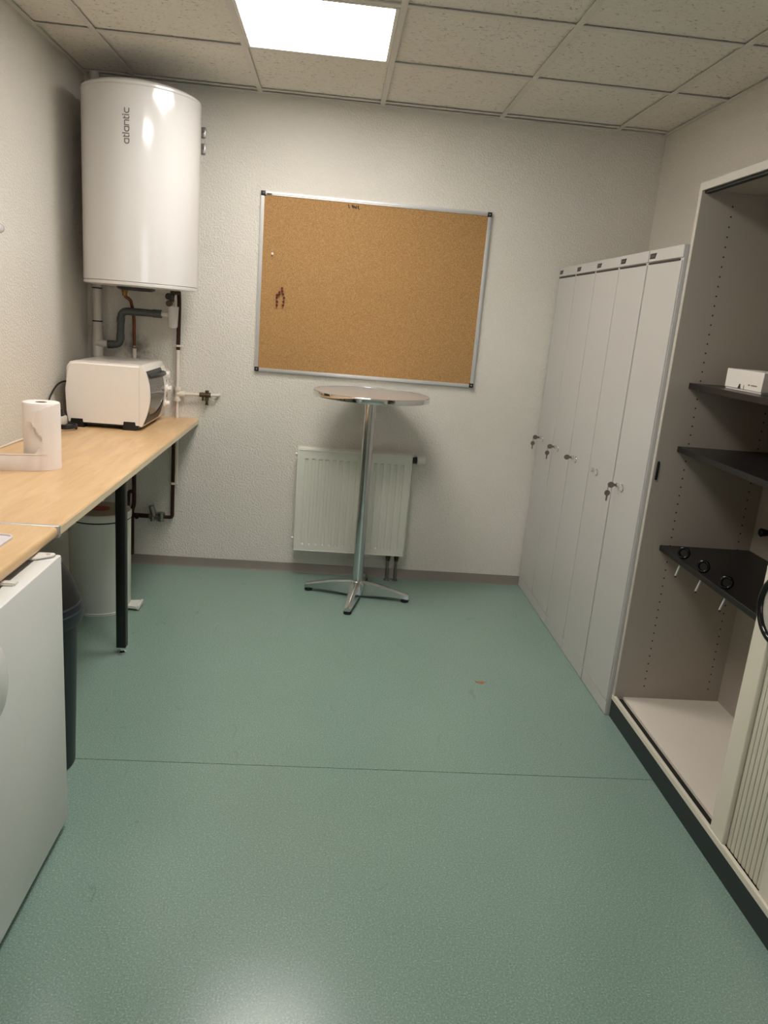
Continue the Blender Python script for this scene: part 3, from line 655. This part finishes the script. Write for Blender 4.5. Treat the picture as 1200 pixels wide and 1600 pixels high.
for k in range(4):
    a = ang0+k*math.pi/2; R = Matrix.Rotation(a, 3, 'Z')
    b = B(); secs = [(.02, .0270, .088, .012), (.08, .0265, .084, .018), (.15, .0235, .072, .022), (.22, .019, .055, .021), (.272, .0165, .042, .018), (.282, .0150, .038, .018)]
    rings = []
    for (r, hw, zt, zb) in secs:
        cr = .35*hw
        sec = [(-hw, zb), (-hw*.92, zt-.006), (-cr, zt), (cr, zt), (hw*.92, zt-.006), (hw, zb)]
        rings.append([b.bm.verts.new(R @ Vector((r, s_[0], s_[1]))+Vector((TX, TY, 0))) for s_ in sec])
    for r0, r1 in zip(rings, rings[1:]):
        for i in range(6):
            j = (i+1) % 6; b.bm.faces.new((r0[i], r0[j], r1[j], r1[i]))
    b.bm.faces.new(rings[0]); b.bm.faces.new(rings[-1][::-1])
    arm = obj('foot_arm', b, 'alu', t)
    c = R @ Vector((.262, 0, 0))+Vector((TX, TY, 0))
    obj('glide', B().lathe(c.x, c.y, [(.019, 0), (.021, .003), (.020, .012), (.012, .015), (.012, .024)], 24), 'blackp', arm)

# ---------------------------------------------------------------- lockers
LX, LH = 2.445, 1.779
LW = .2942
def build_locker():
    t = thing('locker', 'x', 'locker', (LX+.2, 0, 0), 'grey metal lockers along the right wall')
    y1, y0 = -.0001, -LW-.0006
    obj('body', B().box(LX+.004, LX+.452, y0, y1, 0.0, LH, .0015, 1), 'locker', t, smooth=False)
    obj('header', B().box(LX, LX+.0045, y0, y1, 1.7365, LH, .0012, 1), 'locker', t, smooth=False)
    obj('vent_slot', B().box(LX-.0006, LX+.0046, y0+.022, y1-.008, 1.7268, 1.7335), 'lockgap', t, smooth=False)
    d = obj('door', B().box(LX, LX+.0045, y0+.003, y1-.003, .058, 1.7265, .0012, 1), 'locker', t, smooth=False)
    obj('kick_panel', B().box(LX+.0004, LX+.0045, y0+.001, y1-.001, 0.003, .054, .001, 1), 'locker', t, smooth=False)
    s = obj('sticker', B().prism([(y1-.010, 1.7465), (y1-.058, 1.7465), (y1-.070, 1.766), (y1-.010, 1.766)], 'x', LX-.0006, LX+.0004), 'sticker', t, smooth=False)
    pr = B()
    for a, w_ in ((.019, .006), (.028, .007), (.038, .006), (.047, .005)): pr.box(LX-.0009, LX-.0005, y1-a-w_, y1-a, 1.753, 1.760)
    tag(obj('print', pr, 'stickerg', s, smooth=False), kind='stuff')
    yl, zl = -.066, .886
    obj('lock', B().cyl((LX-.010, yl, zl), (LX+.002, yl, zl), .0095, seg=20).cyl((LX-.012, yl, zl), (LX-.010, yl, zl), .0075, .0095, seg=20), 'chrome', d)
    yc = yl-.040
    arcs = [(LX-.0022, yc+.0115*math.cos(a), zl-.003+.0145*math.sin(a)) for a in [math.radians(50+i*13) for i in range(21)]]
    obj('finger_pull', B().tube(arcs, .0016, 8), 'chrome', d)
    return t
lab = ['grey locker touching the back wall, first of the five', 'second grey locker from the back wall, two keys at its lock',
       'middle grey locker of the five, one key straight in its lock', 'fourth grey locker from the back wall, lock without a key',
       'nearest grey locker, next to the open cabinet']
base_l = build_locker(); lockers = [base_l]
for k in range(1, 5): lockers.append(copy_tree(base_l))
LY = [-.0134, -.0134-.2950, -.0134-.5900, -.0134-.8850, -.0134-1.1860]
for k, o in enumerate(lockers):
    o.location.y = LY[k]; o['label'] = lab[k]

def keyset(k, label, inserted=True, hanging=True, flat=False):
    yl, zl = LY[k]-.066, .886
    t = thing('locker_key', label, 'key', (LX-.012, yl, zl), 'keys in the locker locks')
    x0 = LX-.0122
    def head(c, vertical, w_=.012, th=.0018):
        # round key bow with a shoulder
        pts = [(w_*math.cos(math.radians(i*24)), w_*math.sin(math.radians(i*24))) for i in range(15)]
        b = B()
        if vertical: b.prism([(c[0]+p[0]*1.15, c[2]+p[1]) for p in pts], 'y', c[1]-th, c[1]+th)
        return b
    b = head((x0-.020, yl, zl), True); b.box(x0-.010, x0, yl-.0016, yl+.0016, zl-.005, zl+.005)
    obj('key_bow', b, 'key', t)
    if hanging:
        cx = x0-.030; rr_ = .011
        ring = [(cx+rr_*.35*math.cos(a), yl+rr_*.9*math.cos(a)*.6, zl-.011+rr_*math.sin(a)) for a in [2*math.pi*i/20 for i in range(20)]]
        obj('ring', B().tube(ring, .0010, 6, closed=True), 'steel', t)
        hz = zl-.034
        hb = B().prism([(cx+.0115*math.cos(math.radians(i*24)), hz+.012*math.sin(math.radians(i*24))) for i in range(15)], 'y', yl-.0018, yl+.0018)
        hb.prism([(cx-.0035, hz-.008), (cx+.0035, hz-.008), (cx+.003, hz-.030), (cx, hz-.034), (cx-.003, hz-.030)], 'y', yl-.0012, yl+.0012)
        obj('spare_key', hb, 'key', t)
keyset(0, 'key with ring in the lock of the locker beside the back wall')
keyset(1, 'key with spare hanging from the second locker from the back wall')
keyset(2, 'single key straight in the lock of the middle locker', hanging=False)
keyset(4, 'key with spare hanging from the nearest locker')

# ---------------------------------------------------------------- roller-shutter cabinet
KX, KY0, KY1, KH = 2.462, -1.4980, -2.90, 1.9716
KB = 2.885
t = thing('shutter_cabinet', 'tall greige office cabinet with open roller shutter and black shelves', 'cabinet', (2.68, -2.2, 0))
sp = obj('side_panel', B().box(KX+.003, KB, KY0-.020, KY0, .075, KH-.003), 'cab', t, smooth=False)
obj('edge_strip', B().box(KX, KX+.003, KY0-.020, KY0, .095, KH-.022), 'cabedge', sp, smooth=False)
obj('side_panel', B().box(KX+.003, KB, KY1, KY1+.020, .075, KH-.003), 'cab', t, smooth=False)
obj('top_panel', B().box(KX+.020, KB, KY1+.02, KY0-.020, KH-.024, KH-.003), 'cab', t, smooth=False)
obj('top_fascia', B().box(KX, KX+.010, KY1, KY0, KH-.026, KH, .001, 1).box(KX+.01, KB, KY1, KY0, KH-.003, KH), 'cabedge', t, smooth=False)
obj('track', B().box(KX+.010, KX+.028, KY1+.02, KY0-.020, KH-.034, KH-.0245), 'track', t, smooth=False)
obj('back_panel', B().box(KB, KB+.008, KY1, KY0, .075, KH-.003), 'cab', t, smooth=False)
obj('bottom_panel', B().box(KX+.037, KB, KY1+.02, KY0-.020, .076, .094), 'cabfloor', t, smooth=False)
obj('track', B().box(KX+.011, KX+.037, KY1+.02, KY0-.020, .076, .084), 'track', t, smooth=False)
obj('bottom_rail', B().box(KX-.001, KX+.011, KY1, KY0, .075, .096, .0015, 1), 'slat', t, smooth=False)
obj('plinth', B().box(KX+.002, KB-.03, KY1, KY0, 0, .075), 'plinth', t, smooth=False)
# rows of shelf-pin holes in the left side panel
hp = B(); yin = KY0-.020
for x in (2.575, 2.835):
    z = .145
    while z < 1.93:
        hp.cyl((x, yin+.001, z), (x, yin-.0004, z), .0031, seg=8); z += .032
tag(obj('pin_holes', hp, 'ink', sp, smooth=False), kind='stuff')
obj('finger_slot', B().box(2.461+.010, 2.480, yin-.002, yin+.001, .965, 1.035, .0045), 'blackp', sp)
for zt in (1.320, 1.094, .722):
    s = obj('shelf', B().box(2.535, KB-.002, KY1+.022, yin-.001, zt-.020, zt, .0012, 1), 'shelf', t, smooth=False)
    obj('shelf_pin', B().cyl((2.575, yin, zt-.024), (2.575, yin-.008, zt-.024), .004, seg=8).cyl((2.835, yin, zt-.024), (2.835, yin-.008, zt-.024), .004, seg=8), 'steel', s)
obj('lock_stud', B().cyl((KB-.022, -1.60, .815), (KB, -1.60, .815), .016, .012, seg=16).ball((KB-.022, -1.60, .815), .008, .016, .016), 'blackg', t)
HL = ['black ring hook on the lowest shelf, closest to the lockers', 'middle of the three black ring hooks on the lowest shelf', 'black ring hook on the lowest shelf, closest to the shutter']
for i, (y, yr0, yr1) in enumerate(((-1.680, -1.668, -1.652), (-1.826, -1.826, -1.808), (-1.980, -1.990, -1.974))):
    h = thing('coat_hook', HL[i], 'hook', (2.548, y, .722), 'black ring hooks on the lowest shelf')
    ring = [(2.550+.88*.0165*math.cos(a), y-.48*.0165*math.cos(a), .7435+.0175*math.sin(a)) for a in [2*math.pi*k/28 for k in range(28)]]
    obj('ring', B().tube(ring, .0052, 10, closed=True), 'blackg', h)
    obj('rod', B().tube([(2.549, yr0, .702), (2.549, yr0, .690), (2.549, yr1, .650)], .0034, 8), 'tundish', h)
    obj('rod_tip', B().ball((2.549, yr1, .647), .0042, .0042, .005, 10), 'ink', h)
# shutter
sh = obj('leading_rail', B().box(KX+.002, KX+.030, -2.372, -2.300, .094, KH-.034, .002, 1), 'slat', t, smooth=False)
lab_h = [(KX-.0055, -2.405+.085*math.cos(a), .815+.085*math.sin(a)) for a in [2*math.pi*i/48 for i in range(48)]]
obj('handle', B().tube([(p[0], p[1], p[2]) for p in lab_h], .0095, 10, closed=True), 'blackg', sh)
obj('handle_bowl', B().cyl((KX-.004, -2.405, .815), (KX+.012, -2.405, .815), .082, seg=40), 'cabedge', sh)
y = -2.374
while y > -2.552:
    obj('slat', B().box(KX+.014, KX+.022, y-.0185, y-.001, .094, KH-.034, .0028, 2), 'slat', t); y -= .0196
obj('front_stile', B().box(KX+.006, KX+.024, KY1+.02, -2.556, .094, KH-.030, .001, 1), 'slat', t, smooth=False)

# white carton on the top shelf
t = thing('carton', 'small white card box on the top black shelf', 'box', (2.64, -1.72, 1.32))
R = Matrix.Rotation(math.radians(0), 3, 'Z')
bx0, bx1, by0, by1, bz0, bz1 = 2.600, 2.715, -1.867, -1.642, 1.3205, 1.386
obj('carton_body', B().box(bx0, bx1, by0, by1, bz0+.005, bz1, .0012, 1).box(bx0+.003, bx1-.003, by0+.003, by1-.003, bz0, bz0+.005), 'boxw', t)
obj('tab', B().prism([(by1-.102, bz0+.006), (by1-.084, bz0+.006), (by1-.092, bz0+.021), (by1-.098, bz0+.021)], 'x', bx0-.0006, bx0+.0005), 'ink', t)
obj('notch', B().box(bx0-.0005, bx0+.0005, by1-.122, by1-.119, bz0+.005, bz0+.019), 'ink', t)
pr = B(); yy = by1-.145
for w_ in (.005, .003, None, .005, .004, .006, .004, .005):
    if w_ is None: yy -= .006; continue
    pr.box(bx0-.0006, bx0+.0004, yy-w_, yy, bz0+.0195, bz0+.0235); yy -= w_+.0022
tag(obj('print', pr, 'stickerg', t), kind='stuff')
